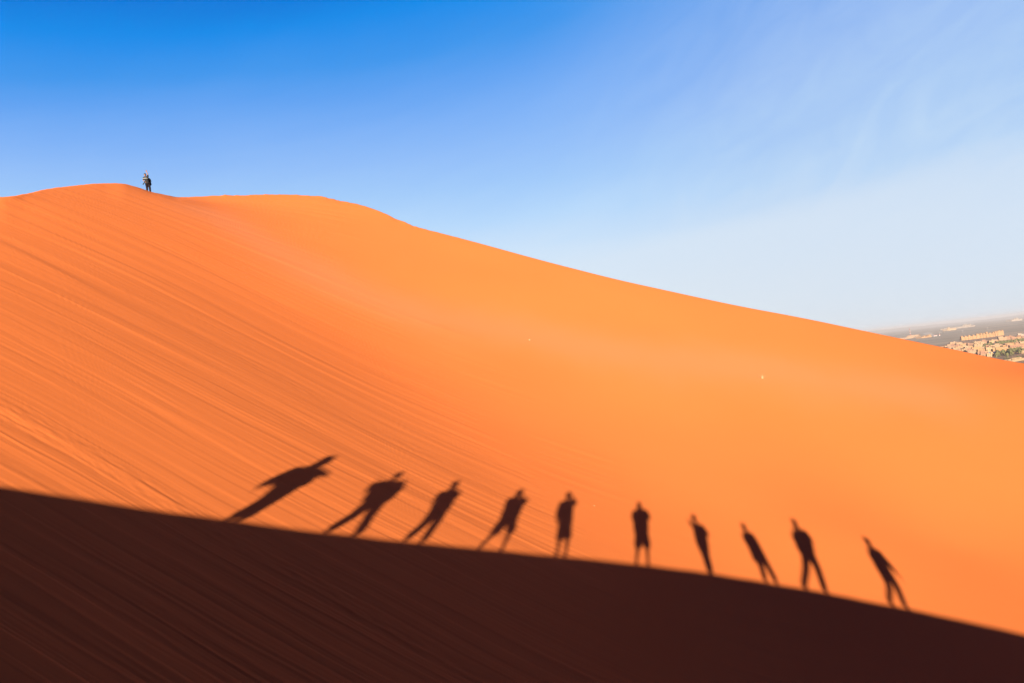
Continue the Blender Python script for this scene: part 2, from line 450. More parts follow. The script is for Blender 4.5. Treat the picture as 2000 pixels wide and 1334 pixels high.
def build_camera_and_sun():
    cam = bpy.data.cameras.new('camera'); o = bpy.data.objects.new('camera', cam); COL.objects.link(o)
    cam.sensor_width = 36; cam.sensor_fit = 'HORIZONTAL'; cam.lens = 36*FPX/2000; cam.clip_start = 0.05; cam.clip_end = 200000
    r, u, f = RC[:, 0], RC[:, 1], RC[:, 2]
    o.matrix_world = Matrix(((r[0], u[0], -f[0], 0), (r[1], u[1], -f[1], 0), (r[2], u[2], -f[2], 0), (0, 0, 0, 1)))
    SC.camera = o
    sun = bpy.data.lights.new('sun', 'SUN'); s = bpy.data.objects.new('sun', sun); COL.objects.link(s)
    sun.energy = 5.0; sun.angle = math.radians(0.53); sun.color = (1.0, 0.87, 0.70)
    s.rotation_euler = Vector(LIGHT).to_track_quat('-Z', 'Y').to_euler()
    SC.view_settings.view_transform = 'Standard'; SC.view_settings.look = 'None'
    SC.view_settings.exposure = EXPO; SC.view_settings.gamma = 1.0


# ------------------------------------------------------------------ figures
def capsule(bm, p0, p1, r0, r1, seg=12):
    p0, p1 = Vector(p0), Vector(p1); d = p1-p0; L = max(d.length, 1e-4)
    q = Vector((0, 0, 1)).rotation_difference(d/L)
    rows = []
    for a in (-90, -60, -30, 0): rows.append((math.sin(math.radians(a))*r0, math.cos(math.radians(a))*r0))
    for a in (0, 30, 60, 90): rows.append((L+math.sin(math.radians(a))*r1, math.cos(math.radians(a))*r1))
    prev = None
    for z, r in rows:
        ring = [bm.verts.new(p0+q @ Vector((max(r, 1e-4)*math.cos(2*math.pi*k/seg), max(r, 1e-4)*math.sin(2*math.pi*k/seg), z))) for k in range(seg)]
        if prev: 
            for k in range(seg): bm.faces.new((prev[k], prev[(k+1) % seg], ring[(k+1) % seg], ring[k]))
        else: bm.faces.new(ring[::-1])
        prev = ring
    bm.faces.new(prev)

def chain(bm, pts, rad):
    for a, b, r0, r1 in zip(pts[:-1], pts[1:], rad[:-1], rad[1:]): capsule(bm, a, b, r0, r1)

def blob(bm, c, rx, ry, rz, ax=None):
    """ellipsoid; ax = (X, Y, Z) unit axes"""
    ax = ax or (Vector((1, 0, 0)), Vector((0, 1, 0)), Vector((0, 0, 1)))
    r = bmesh.ops.create_icosphere(bm, subdivisions=3, radius=1)
    for v in r['verts']: v.co = Vector(c)+ax[0]*v.co.x*rx+ax[1]*v.co.y*ry+ax[2]*v.co.z*rz

def loft(bm, secs, ax, seg=20):
    """stack of ellipse sections (centre, half width, half depth), capped"""
    prev = None
    for c, rx, ry in secs:
        ring = [bm.verts.new(Vector(c)+ax[0]*rx*math.cos(2*math.pi*k/seg)+ax[1]*ry*math.sin(2*math.pi*k/seg)) for k in range(seg)]
        if prev:
            for k in range(seg): bm.faces.new((prev[k], prev[(k+1) % seg], ring[(k+1) % seg], ring[k]))
        else: bm.faces.new(ring[::-1])
        prev = ring
    bm.faces.new(prev)

def skin_obj(name, bm, mat, parent, voxel=0.010, smooth=4, origin=Vector((0, 0, 0))):
    """union of the pieces in bm as ONE continuous surface"""
    for v in bm.verts: v.co -= origin
    bmesh.ops.recalc_face_normals(bm, faces=bm.faces)
    me = bpy.data.meshes.new(name); bm.to_mesh(me); bm.free()
    o = bpy.data.objects.new(name, me); COL.objects.link(o)
    r = o.modifiers.new('r', 'REMESH'); r.mode = 'VOXEL'; r.voxel_size = voxel
    sm = o.modifiers.new('s', 'SMOOTH'); sm.iterations = smooth; sm.factor = 0.5
    dg = bpy.context.evaluated_depsgraph_get(); dg.update()
    m2 = bpy.data.meshes.new_from_object(o.evaluated_get(dg))
    o.modifiers.clear(); o.data = m2; bpy.data.meshes.remove(me); m2.name = name
    m2.polygons.foreach_set('use_smooth', np.ones(len(m2.polygons), bool))
    m2.materials.clear(); m2.materials.append(mat)
    o.parent = parent
    return o

def bm_obj(name, bm, mat, parent, smooth=True, origin=Vector((0, 0, 0))):
    for v in bm.verts: v.co -= origin
    bmesh.ops.recalc_face_normals(bm, faces=bm.faces)
    me = bpy.data.meshes.new(name); bm.to_mesh(me); bm.free()
    me.polygons.foreach_set('use_smooth', np.full(len(me.polygons), smooth, bool)); me.materials.append(mat)
    return link(bpy.data.objects.new(name, me), parent)

def hand(bm, wrist, d, side, palm):
    """palm, four bent fingers and a thumb; d = direction of the forearm, palm = direction the palm faces"""
    d = d.normalized(); palm = (palm-d*palm.dot(d)).normalized(); w = d.cross(palm).normalized()*side
    c = wrist+d*0.05
    blob(bm, c, 0.043, 0.019, 0.052, (w, palm, d))
    for k, ln in enumerate((0.072, 0.082, 0.076, 0.058)):
        o = (k-1.5)*0.0225
        b0 = wrist+d*0.088+w*o
        b1 = b0+d*ln*0.55+palm*0.008+w*o*0.12
        b2 = b1+d*ln*0.42+palm*0.022
        chain(bm, [b0-d*0.02, b1, b2], [0.0105, 0.0098, 0.0088])
    t0 = wrist+d*0.028-w*0.030; t1 = t0-w*0.030+d*0.030+palm*0.012; t2 = t1-w*0.010+d*0.030+palm*0.014
    chain(bm, [t0, t1, t2], [0.014, 0.0115, 0.0095])

SKIN = simple_mat('skin', (0.20, 0.098, 0.062), 0.6, 0.06, 14, 0.3)
DARKHAIR = simple_mat('dark_hair', (0.025, 0.016, 0.012), 0.6, 0.3, 40)
EYE = simple_mat('eye_dark', (0.02, 0.015, 0.012), 0.3, 0.05)
_cloth = {}
def cloth(rgb):
    if rgb not in _cloth: _cloth[rgb] = simple_mat('cloth', rgb, 0.9, 0.18, 26, 0.1)
    return _cloth[rgb]

def person(label, base, L, D, J, shirt, legs, hat=None, legwear='trousers', sleeve=0.55, group=None, face=1, bulk=1.0, longshirt=0.0, footwear=(0.10, 0.07, 0.05), shirt_mat=None, girth=1.0, belly=0.0):
    """J: joints as (across, up[, ahead]) in metres from base. face: +1 looks along D, -1 looks back along D"""
    L, D, U = Vector(L), Vector(D)*face, Vector((0, 0, 1)); base = Vector(base)
    if face < 0: pass
    P = {k: base+L*v[0]+U*v[1]+D*(v[2] if len(v) > 2 else 0) for k, v in J.items()}
    root = empty('person', base); tag(root, label, 'person', group)
    ax = (L, D, U)
    pel, neck, head = P['pel'], P['neck'], P['head']
    shL, shR = P['shL'], P['shR']
    chest = (shL+shR)/2
    waist = pel.lerp(chest, 0.45)
    hipL, hipR = pel-L*0.085-U*0.05, pel+L*0.085-U*0.05
    # body: one continuous surface
    bm = bmesh.new()
    hd = (head-neck).normalized()
    loft(bm, [(pel-U*0.10, 0.13, 0.10), (pel, 0.155, 0.11), (waist, 0.125, 0.095), (waist.lerp(chest, 0.6), 0.15, 0.105), (chest-U*0.02, 0.14, 0.09), (chest+U*0.06, 0.07, 0.06)], ax)
    chain(bm, [chest, neck, head-hd*0.02], [0.07, 0.055, 0.055])
    blob(bm, head+U*0.012, 0.076, 0.095, 0.112, ax)
    blob(bm, head+D*0.03-U*0.045, 0.056, 0.062, 0.062, ax)
    blob(bm, head+D*0.094-U*0.012, 0.012, 0.018, 0.022, ax)            # nose
    blob(bm, head+D*0.086-U*0.050, 0.022, 0.010, 0.008, ax)            # lips
    for sd in (-1, 1): blob(bm, head+L*0.076*sd-U*0.005-D*0.005, 0.010, 0.022, 0.032, ax)
    for a, b, c, sd in (('shL', 'elL', 'haL', -1), ('shR', 'elR', 'haR', 1)):
        chain(bm, [chest.lerp(P[a], 0.5), P[a], P[b], P[c]], [0.06, 0.055, 0.040, 0.027])
        hand(bm, P[c], P[c]-P[b], sd*face, D if P[c].z > P[a].z else -L*sd)
    for h, k, a in ((hipL, 'knL', 'anL'), (hipR, 'knR', 'anR')):
        chain(bm, [h, P[k], P[k].lerp(P[a], 0.35)-D*0.012, P[a]], [0.088, 0.058, 0.056, 0.038])
        capsule(bm, P[a]-U*0.03-D*0.03, P[a]-U*0.045+D*0.14, 0.040, 0.030)
    skin_obj('body', bm, SKIN, root, origin=base)
    # shirt
    g = 0.026*bulk
    bm = bmesh.new()
    low = pel-U*(0.02+longshirt)
    w_ = girth
    loft(bm, [(low, (0.150+g*1.6+longshirt*0.06)*(0.4+0.6*w_), 0.115+g*1.4), (pel.lerp(waist, 0.5), (0.145+g*1.4)*w_+belly, 0.112+g*1.3), (waist.lerp(chest, 0.6), (0.155+g*1.3)*w_+belly, 0.112+g*1.2+belly), (chest-U*0.02, (0.15+g)*(0.3+0.7*w_), 0.098+g), (chest+U*0.065, 0.078+g, 0.066+g)], ax)
    for a, b, c in (('shL', 'elL', 'haL'), ('shR', 'elR', 'haR')):
        if sleeve <= 1: chain(bm, [chest.lerp(P[a], 0.5), P[a], P[a].lerp(P[b], sleeve)], [0.07+g*0.5, 0.060+g, 0.050+g])
        else: chain(bm, [chest.lerp(P[a], 0.5), P[a], P[b], P[b].lerp(P[c], sleeve-1)], [0.07+g*0.5, 0.060+g, 0.046+g, 0.034+g])
    sh = skin_obj('shirt', bm, shirt_mat or cloth(shirt), root, 0.011, 5, base)
    # legwear
    bm = bmesh.new()
    if legwear == 'skirt':
        kc = (P['knL']+P['knR'])/2; ac = (P['anL']+P['anR'])/2
        loft(bm, [(pel+U*0.08, 0.14+g, 0.105+g), (pel-U*0.06, 0.168+g, 0.125+g), (pel.lerp(kc, 0.6), 0.175+g, 0.14+g), (kc.lerp(ac, 0.05), 0.185+g, 0.155+g)], ax)
    else:
        loft(bm, [(pel-U*0.12, 0.14+g, 0.105+g), (pel, 0.165+g, 0.12+g), (pel+U*0.09, 0.142+g, 0.105+g)], ax)
        for h, k, a in ((hipL, 'knL', 'anL'), (hipR, 'knR', 'anR')):
            if legwear == 'shorts': chain(bm, [h, h.lerp(P[k], 0.92)], [0.092+g, 0.086+g])
            elif legwear == 'long shorts': chain(bm, [h, P[k], P[k].lerp(P[a], 0.12)], [0.092+g, 0.080+g, 0.080+g])
            else: chain(bm, [h, P[k], P[a]+U*0.03], [0.092+g, 0.066+g, 0.052+g])
    skin_obj({'skirt': 'skirt', 'trousers': 'trousers'}.get(legwear, 'shorts'), bm, cloth(legs), root, 0.011, 5, base)
    for a in ('anL', 'anR'):
        bm = bmesh.new()
        capsule(bm, P[a]-U*0.028-D*0.03, P[a]-U*0.040+D*0.15, 0.048, 0.037); capsule(bm, P[a]-U*0.03, P[a]+U*0.02, 0.047, 0.046)
        skin_obj('shoe', bm, cloth(footwear), root, 0.011, 3, base)
    for sd in (-1, 1):
        bm = bmesh.new(); blob(bm, head+D*0.083+L*0.030*sd+U*0.018, 0.013, 0.008, 0.008, ax)
        bm_obj('eye', bm, EYE, root, origin=base)
    # hair, then a hat
    bm = bmesh.new()
    blob(bm, head+U*0.030-D*0.022, 0.085, 0.092, 0.103, ax)
    if hat == 'long hair' or hat == 'cap and long hair':
        chain(bm, [head-D*0.075+U*0.02, neck-D*0.085, neck-D*0.11-U*0.16], [0.07, 0.062, 0.035])
    skin_obj('hair', bm, DARKHAIR, root, 0.011, 3, base)
    if hat in ('cap', 'cap and long hair'):
        bm = bmesh.new()
        blob(bm, head+U*0.062-D*0.01, 0.092, 0.104, 0.084, ax)
        blob(bm, head+U*0.062+D*0.120, 0.074, 0.075, 0.010, ax)
        skin_obj('cap', bm, cloth((0.035, 0.040, 0.032)), root, 0.010, 2, base)
    elif hat == 'brimmed hat':
        bm = bmesh.new(); blob(bm, head+U*0.075-D*0.01, 0.092, 0.105, 0.090, ax); blob(bm, head+U*0.055, 0.155, 0.165, 0.011, ax)
        skin_obj('hat', bm, cloth((0.36, 0.29, 0.20)), root, 0.010, 2, base)
    elif hat == 'headscarf':
        bm = bmesh.new(); blob(bm, head+U*0.055-D*0.01, 0.125, 0.130, 0.150, ax); chain(bm, [head-D*0.02-U*0.04, neck-D*0.03, neck-D*0.05-U*0.12], [0.115, 0.115, 0.12])
        skin_obj('headscarf', bm, cloth((0.10, 0.16, 0.30)), root, 0.011, 4, base)
    return root, P

def group_people():
    G = 'group of people standing along the ridge behind the camera'
    spec = []
    def add(s0, label, j, **kw): spec.append((s0, label, j, kw))
    add(-8.83, 'person leaning with an arm stretched right, casting the leftmost shadow',
        dict(pel=(.13,.84), neck=(.14,1.42), head=(.20,1.60), shL=(-.08,1.32), shR=(.24,1.30), elL=(-.24,1.04,-.03), haL=(-.28,.86,.0), elR=(.40,1.20,.06), haR=(.50,1.13,.12),
             knL=(.06,.46), knR=(.17,.44), anL=(-.04,.09), anR=(.10,.05)), shirt=(.20,.10,.08), legs=(.06,.06,.08), hat='headscarf', sleeve=1.8, bulk=1.7, girth=1.45, belly=.02)
    add(-6.96, 'person with legs wide and a raised hand, casting the second shadow from the left',
        dict(pel=(.06,.82), neck=(.03,1.42), head=(.00,1.60), shL=(-.14,1.34), shR=(.21,1.32), elL=(-.25,1.12,.08), haL=(-.29,1.33,.14), elR=(.30,1.10,.08), haR=(.12,1.25,.24),
             knL=(-.10,.46), knR=(.18,.45), anL=(-.25,.13), anR=(.25,.02)), shirt=(.10,.14,.20), legs=(.08,.07,.05), hat=None, sleeve=1.8, bulk=1.5, girth=1.45)
    add(-5.59, 'slim person with right elbow out, casting the third shadow from the left',
        dict(pel=(.08,.86), neck=(.04,1.40), head=(.05,1.57), shL=(-.12,1.28), shR=(.18,1.32), elL=(-.13,1.06,.12), haL=(.02,1.24,.27), elR=(.27,1.20,.12), haR=(.12,1.38,.26),
             knL=(-.03,.46), knR=(.18,.46), anL=(-.16,.12), anR=(.16,.04)), shirt=(.35,.10,.06), legs=(.05,.05,.06), hat='cap', sleeve=1.2, girth=1.2)
    add(-3.97, 'person in wide shorts with hands at the face, casting the fourth shadow from the left',
        dict(pel=(.14,.84), neck=(.17,1.40), head=(.19,1.57), shL=(.00,1.34), shR=(.35,1.32), elL=(-.02,1.08,.14), haL=(.12,1.46,.22), elR=(.43,1.24,.14), haR=(.26,1.46,.22),
             knL=(-.06,.44), knR=(.28,.44), anL=(-.24,.12), anR=(.24,.04)), shirt=(.12,.13,.10), legs=(.16,.13,.09), hat='cap', legwear='shorts', sleeve=.7, bulk=1.5, girth=1.2)
    add(-2.31, 'person in a knee-length skirt, casting the fifth shadow from the left',
        dict(pel=(-.01,.90), neck=(-.04,1.60), head=(-.02,1.78), shL=(-.19,1.50), shR=(.11,1.52), elL=(-.25,1.22,.0), haL=(-.25,1.00,.08), elR=(.22,1.46,.12), haR=(.08,1.66,.24),
             knL=(-.10,.48), knR=(.11,.46), anL=(-.11,.10), anR=(.11,.06)), shirt=(.30,.28,.24), legs=(.10,.05,.07), hat='long hair', legwear='skirt', sleeve=1.7, girth=1.15)
    add(-.12, 'person with both elbows out in long shorts, casting the upright middle shadow',
        dict(pel=(.08,.92), neck=(.10,1.57), head=(.10,1.74), shL=(-.07,1.50), shR=(.28,1.49), elL=(-.12,1.30,.12), haL=(.02,1.52,.19), elR=(.36,1.28,.12), haR=(.19,1.52,.19),
             knL=(-.07,.49), knR=(.20,.47), anL=(-.16,.12), anR=(.17,.07)), shirt=(.14,.16,.13), legs=(.09,.09,.08), hat=None, legwear='shorts', sleeve=1.3, bulk=1.45, girth=1.25)
    add(1.83, 'sideways person with legs together, casting the thin shadow fourth from the right',
        dict(pel=(.00,.88), neck=(-.02,1.42), head=(-.06,1.58), shL=(-.06,1.30), shR=(.12,1.30), elL=(-.15,1.30,.22), haL=(-.22,1.38,.40), elR=(.24,1.06,.02), haR=(.08,.98,.12),
             knL=(-.03,.46), knR=(.03,.46), anL=(-.03,.09), anR=(.03,.07)), shirt=(.12,.20,.24), legs=(.10,.10,.14), hat='cap', sleeve=1.6, girth=1.15)
    add(3.53, 'slender person in a long top, casting the third shadow from the right',
        dict(pel=(-.05,.86), neck=(-.16,1.42), head=(-.16,1.58), shL=(-.25,1.32), shR=(-.03,1.32), elL=(-.24,1.06,.12), haL=(-.16,1.22,.26), elR=(.03,1.06,.10), haR=(-.06,1.24,.24),
             knL=(-.10,.46), knR=(.10,.46), anL=(-.14,.10), anR=(.15,.06)), shirt=(.34,.14,.10), legs=(.05,.05,.07), hat='long hair', sleeve=1.8, longshirt=.26, girth=1.15)
    add(4.73, 'person with feet far apart and elbows out, casting the second shadow from the right',
        dict(pel=(.32,.98), neck=(.42,1.68), head=(.41,1.86), shL=(.26,1.56), shR=(.56,1.54), elL=(.15,1.40,.10), haL=(.30,1.62,.22), elR=(.63,1.28,.08), haR=(.48,1.22,.2),
             knL=(.02,.54), knR=(.38,.52), anL=(-.27,.13), anR=(.27,.04)), shirt=(.20,.22,.14), legs=(.09,.07,.05), hat='cap', sleeve=1.5, bulk=1.6, girth=1.25, belly=.03)
    add(6.82, 'person with one arm hanging outwards, casting the rightmost shadow',
        dict(pel=(.29,.90), neck=(.40,1.46), head=(.40,1.63), shL=(.27,1.38), shR=(.51,1.34), elL=(.19,1.24,.10), haL=(.30,1.40,.22), elR=(.58,.99,.0), haR=(.63,.70,.04),
             knL=(.12,.48), knR=(.34,.46), anL=(-.17,.13), anR=(.19,.04)), shirt=(.10,.10,.18), legs=(.12,.11,.09), hat='brimmed hat', sleeve=1.6, girth=1.2)
    for s0, label, j, kw in spec:
        j = dict(j)
        zb = float(ridge_z(s0))
        for a in ('anL', 'anR'):
            v = j[a]; j[a] = (v[0], float(ridge_z(s0+v[0]))-zb+0.085, 0.0)
        b = US*s0+FS*RIDGE_F; b[2] = zb
        person(label, b, US, FS, j, kw.pop('shirt'), kw.pop('legs'), group=G, **kw)

def striped_shirt():
    m, nt, bs, out = new_mat('black_shirt_white_band')
    tc = nt.add('ShaderNodeTexCoord'); z = nt.add('ShaderNodeSeparateXYZ', {0: tc.outputs['Object']}).outputs[2]
    a = nt.math('MULTIPLY', nt.math('GREATER_THAN', z, 1.235), nt.math('LESS_THAN', z, 1.295))
    nt.l.new(nt.mix(a, (0.004, 0.004, 0.005, 1), (0.17, 0.185, 0.185, 1)), bs.inputs['Base Color'])
    bs.inputs['Roughness'].default_value = 0.9
    return m

def waving_hiker():
    r = ray(291, 383); b = math.atan2(r[0], r[1])
    rc, zc = crest(np.array([b])); d = 0.45; rr = rc[0]+d
    zb = zc[0]-0.11*d-d*d*0.006
    L = np.array([math.cos(b), -math.sin(b), 0]); D = np.array([math.sin(b), math.cos(b), 0])
    base = np.array([rr*math.sin(b), rr*math.cos(b), zb])
    J = dict(pel=(-.02,.88), neck=(-.12,1.43), head=(-.16,1.57,.02), shL=(-.27,1.33), shR=(.03,1.40), elL=(-.32,1.10,-.02), haL=(-.23,.97,.12), elR=(.05,1.62,.06), haR=(-.01,1.80,.08),
             knL=(-.09,.47), knR=(.12,.46), anL=(-.10,.085), anR=(.13,.07))
    K = 0.91; hk = []
    root, _ = person('person in black and white T-shirt and dark trousers waving from the dune crest', base, L, D, J, (.02,.02,.02), (.009,.006,.008), hat='cap and long hair',
           sleeve=.6, face=-1, bulk=.75, girth=.86, shirt_mat=striped_shirt())
    L, D, B, U = Vector(L), Vector(D), Vector(base), Vector((0, 0, 1))
    ax = (L, D, U)
    dark = cloth((.005,.005,.006))
    o = bag_ = empty('backpack', B+L*0.10+D*0.20+U*0.92); tag(o, 'black backpack on the back of the waving person', 'backpack')
    bm = bmesh.new(); blob(bm, B+L*0.10+D*0.20+U*1.12, 0.17, 0.11, 0.27, ax); blob(bm, B+L*0.19+D*0.18+U*0.86, 0.085, 0.09, 0.15, ax)
    skin_obj('bag', bm, dark, o, 0.011, 4, Vector(o.location))
    bm = bmesh.new(); chain(bm, [B+L*0.16+D*0.18+U*1.30, B+L*0.23+D*0.14+U*1.14, B+L*0.19+D*0.16+U*0.98], [0.016]*3); chain(bm, [B+L*0.26+D*0.16+U*1.12, B+L*0.30+D*0.16+U*1.10], [0.014, 0.01])
    skin_obj('strap', bm, dark, o, 0.009, 2, Vector(o.location))
    o = pack_ = empty('waist_pack', B-L*0.07-D*0.14+U*0.78); tag(o, 'small grey-brown waist pack on the belly of the waving person', 'waist pack')
    bm = bmesh.new(); blob(bm, B-L*0.07-D*0.165+U*0.83, 0.11, 0.055, 0.062, ax)
    skin_obj('pouch', bm, cloth((.025,.022,.019)), o, 0.011, 3, Vector(o.location))
    o = cam_ = empty('camera', B-L*0.22-D*0.16+U*0.95); tag(o, 'dark camera with a long lens hanging at the hip of the waving person', 'camera')
    bm = bmesh.new(); blob(bm, B-L*0.205-D*0.17+U*0.945, 0.075, 0.045, 0.055, ax)
    skin_obj('camera_body', bm, dark, o, 0.009, 2, Vector(o.location))
    bm = bmesh.new(); chain(bm, [B-L*0.22-D*0.19+U*0.93, B-L*0.29-D*0.21+U*0.80, B-L*0.36-D*0.22+U*0.70], [0.045, 0.040, 0.046])
    skin_obj('lens', bm, cloth((.035,.04,.03)), o, 0.009, 2, Vector(o.location))
    for q in (root, bag_, pack_, cam_):
        q.location = B+(Vector(q.location)-B)*K; q.scale = (K, K, K)

# ------------------------------------------------------------------ dry grass and a pebble on the smooth slope
STRAW = simple_mat('straw', (0.36, 0.24, 0.12), 0.8, 0.2, 30)
def grass_tuft(px, py, label, seed, n, spread, upright, size=1.0):
    rng = random.Random(seed)
    p = hit_face(px, py); z = face_z(p[0], p[1])+float(streak_relief(np.array([p[0]]), np.array([p[1]]))[0])
    o = empty('grass_tuft', (p[0], p[1], z)); tag(o, label, 'grass tuft', 'dry grass tufts on the smooth slope')
    bm = bmesh.new()
    for i in range(n):
        a = rng.uniform(0, 2*math.pi); ln = rng.uniform(0.10, 0.24)*size; lean = rng.uniform(*spread)
        w = rng.uniform(0.004, 0.008)*size
        dx = Vector((math.cos(a), math.sin(a), 0)); side = Vector((-math.sin(a), math.cos(a), 0))
        b0 = Vector((rng.gauss(0, 0.022), rng.gauss(0, 0.022), -0.02))*size
        prev = None
        for k in range(6):
            t = k/5; c = b0+dx*(ln*lean*t**1.3)+Vector((0, 0, ln*(t*upright-0.55*lean*t*t)))
            ww = w*(1-t*0.85)
            ring = [bm.verts.new(c+side*ww), bm.verts.new(c+Vector((0, 0, ww*0.6))+dx*ww*0.3), bm.verts.new(c-side*ww)]
            if prev:
                for q in range(3): bm.faces.new((prev[q], prev[(q+1) % 3], ring[(q+1) % 3], ring[q]))
            prev = ring
    bm_obj('blades', bm, STRAW, o, False)
    bm = bmesh.new()
    for i in range(9): capsule(bm, (rng.gauss(0, 0.018)*size, rng.gauss(0, 0.018)*size, -0.02), (rng.gauss(0, 0.035)*size, rng.gauss(0, 0.035)*size, 0.07*size), 0.010*size, 0.004*size, 6)
    bm_obj('stubble', bm, STRAW, o, False)

def small_plants():
    grass_tuft(1488, 738, 'pale dry grass tuft with upright and arching blades on the smooth slope', 4, 30, (0.2, 1.3), 1.0, 1.2)
    grass_tuft(1035, 664, 'small flattened dry grass tuft in the middle of the smooth slope', 9, 10, (0.8, 1.3), 0.55, 0.9)
    p = hit_face(1161, 988); z = face_z(p[0], p[1])+float(streak_relief(np.array([p[0]]), np.array([p[1]]))[0])
    bm = bmesh.new(); blob(bm, (0, 0, 0.008), 0.020, 0.016, 0.013)
    for v in bm.verts: v.co *= 1+0.12*math.sin(v.co.x*300)*math.cos(v.co.y*240)
    o = bm_obj('pebble', bm, STRAW, None); o.location = (p[0], p[1], z)
    tag(o, 'tiny pale pebble on the smooth slope above the middle shadows', 'pebble')


# ------------------------------------------------------------------ the village on the plain, 1.5 to 5 km off
def plain_at(px, py):
    r = ray(px, py); t = PLAIN_Z/r[2]
    return Vector(r*t)
def mpp(p): return math.hypot(p[0], p[1])/FPX/math.cos(math.atan2(p[0], p[1]))*math.cos(math.atan2(p[0], p[1]))   # metres per photo pixel
def house_wall(rgb, name='mud_plaster'):
    m, nt, bs, out = new_mat(name)
    tc = nt.add('ShaderNodeTexCoord')
    a = nt.add('ShaderNodeTexNoise', {'Vector': tc.outputs['Object'], 'Scale': 0.35, 'Detail': 5.0}).outputs[0]
    b = nt.add('ShaderNodeTexNoise', {'Vector': tc.outputs['Object'], 'Scale': 3.0, 'Detail': 3.0}).outputs[0]
    c = nt.mix(a, tuple(v*0.78 for v in rgb)+(1,), tuple(min(1, v*1.15) for v in rgb)+(1,))
    c = nt.mix(nt.math('MULTIPLY', b, 0.3), c, tuple(v*0.6 for v in rgb)+(1,))
    nt.l.new(c, bs.inputs['Base Color']); bs.inputs['Roughness'].default_value = 0.95; bs.inputs['Specular IOR Level'].default_value = 0.1
    return m

def bx(bm, x0, x1, y0, y1, z0, z1):
    v = [bm.verts.new(p) for p in ((x0,y0,z0),(x1,y0,z0),(x1,y1,z0),(x0,y1,z0),(x0,y0,z1),(x1,y0,z1),(x1,y1,z1),(x0,y1,z1))]
    for f in ((3,2,1,0),(4,5,6,7),(0,1,5,4),(1,2,6,5),(2,3,7,6),(3,0,4,7)): bm.faces.new([v[k] for k in f])

def parapet_block(bm, x0, x1, y0, y1, z0, z1, t=0.35, h=0.6):
    """flat-roofed block with a parapet"""
    bx(bm, x0, x1, y0, y1, z0, z1-h)
    bx(bm, x0, x1, y0, y0+t, z1-h, z1); bx(bm, x0, x1, y1-t, y1, z1-h, z1)
    bx(bm, x0, x0+t, y0+t, y1-t, z1-h, z1); bx(bm, x1-t, x1, y0+t, y1-t, z1-h, z1)

M_HOLE = simple_mat('dark_opening', (0.035, 0.025, 0.02), 0.8, 0.1)
M_WOOD = simple_mat('weathered_wood', (0.12, 0.07, 0.04), 0.8, 0.2)

def openings(root, rng, w, y0, h, storeys, n):
    """door and windows in the sunlit front (towards -y)"""
    bm = bmesh.new(); dx = rng.uniform(-0.3, 0.3)*w
    bx(bm, dx-0.7, dx+0.7, y0-0.06, y0+0.1, 0.0, 2.3); bm_obj('door', bm, M_WOOD, root, False)
    for s_ in range(storeys):
        for k in range(n):
            x = (k+0.5)/n*w-w/2+rng.uniform(-.3, .3)
            if s_ == 0 and abs(x-dx) < 1.6: continue
            bm = bmesh.new(); z = 1.3+s_*3.1
            bx(bm, x-0.55, x+0.55, y0-0.05, y0+0.1, z, z+1.15); bm_obj('window', bm, M_HOLE, root, False)

def make_house(kind, rng, w, d, h, wall_mat, detail=False, name='mud_house'):
    root = empty(name)
    bm = bmesh.new(); f = -d/2
    parapet_block(bm, -w/2, w/2, f, d/2, -0.3, h)
    if kind == 1:    # upper room set back
        parapet_block(bm, -w/2+0.4, w*0.1, f+d*0.25, d/2-0.3, h-0.4, h+2.9)
    elif kind == 2:  # lower wing
        parapet_block(bm, w/2+0.003, w/2+w*0.55, f+0.6, d/2-0.5, -0.3, h*0.62)
    elif kind == 3:  # walled yard in front
        bx(bm, -w/2-0.2, w/2+0.4, f-w*0.5, f-w*0.5+0.35, -0.3, 1.9); bx(bm, -w/2-0.2, -w/2+0.15, f-w*0.5+0.35, f-0.003, -0.3, 1.9); bx(bm, w/2+0.05, w/2+0.4, f-w*0.5+0.35, f-0.003, -0.3, 1.9)
    elif kind == 4:  # stair hut on the roof
        parapet_block(bm, w*0.15, w*0.15+2.6, f+d*0.4, f+d*0.4+3.0, h-0.5, h+2.1, 0.25, 0.3)
    bm_obj('walls', bm, wall_mat, root, False)
    openings(root, rng, w, f, h, max(1, int(h/3.1)), max(2, int(w/3.2)))
    return root

def copy_tree(o, parent=None):
    c = o.copy(); COL.objects.link(c)
    if parent is not None: c.parent = parent
    for ch in list(o.children): copy_tree(ch, c)
    return c

def put(o, p, rz=0.0, sc=1.0, base_dz=0.0):
    o.location = (p[0], p[1], PLAIN_Z+base_dz); o.rotation_euler = (0, 0, rz); o.scale = (sc, sc, sc)
    return o

def facing(p, extra=0.0):      # turn a building's front to the light
    return -SUN_AZ*0.4-math.atan2(p[0], p[1])*0.6+extra

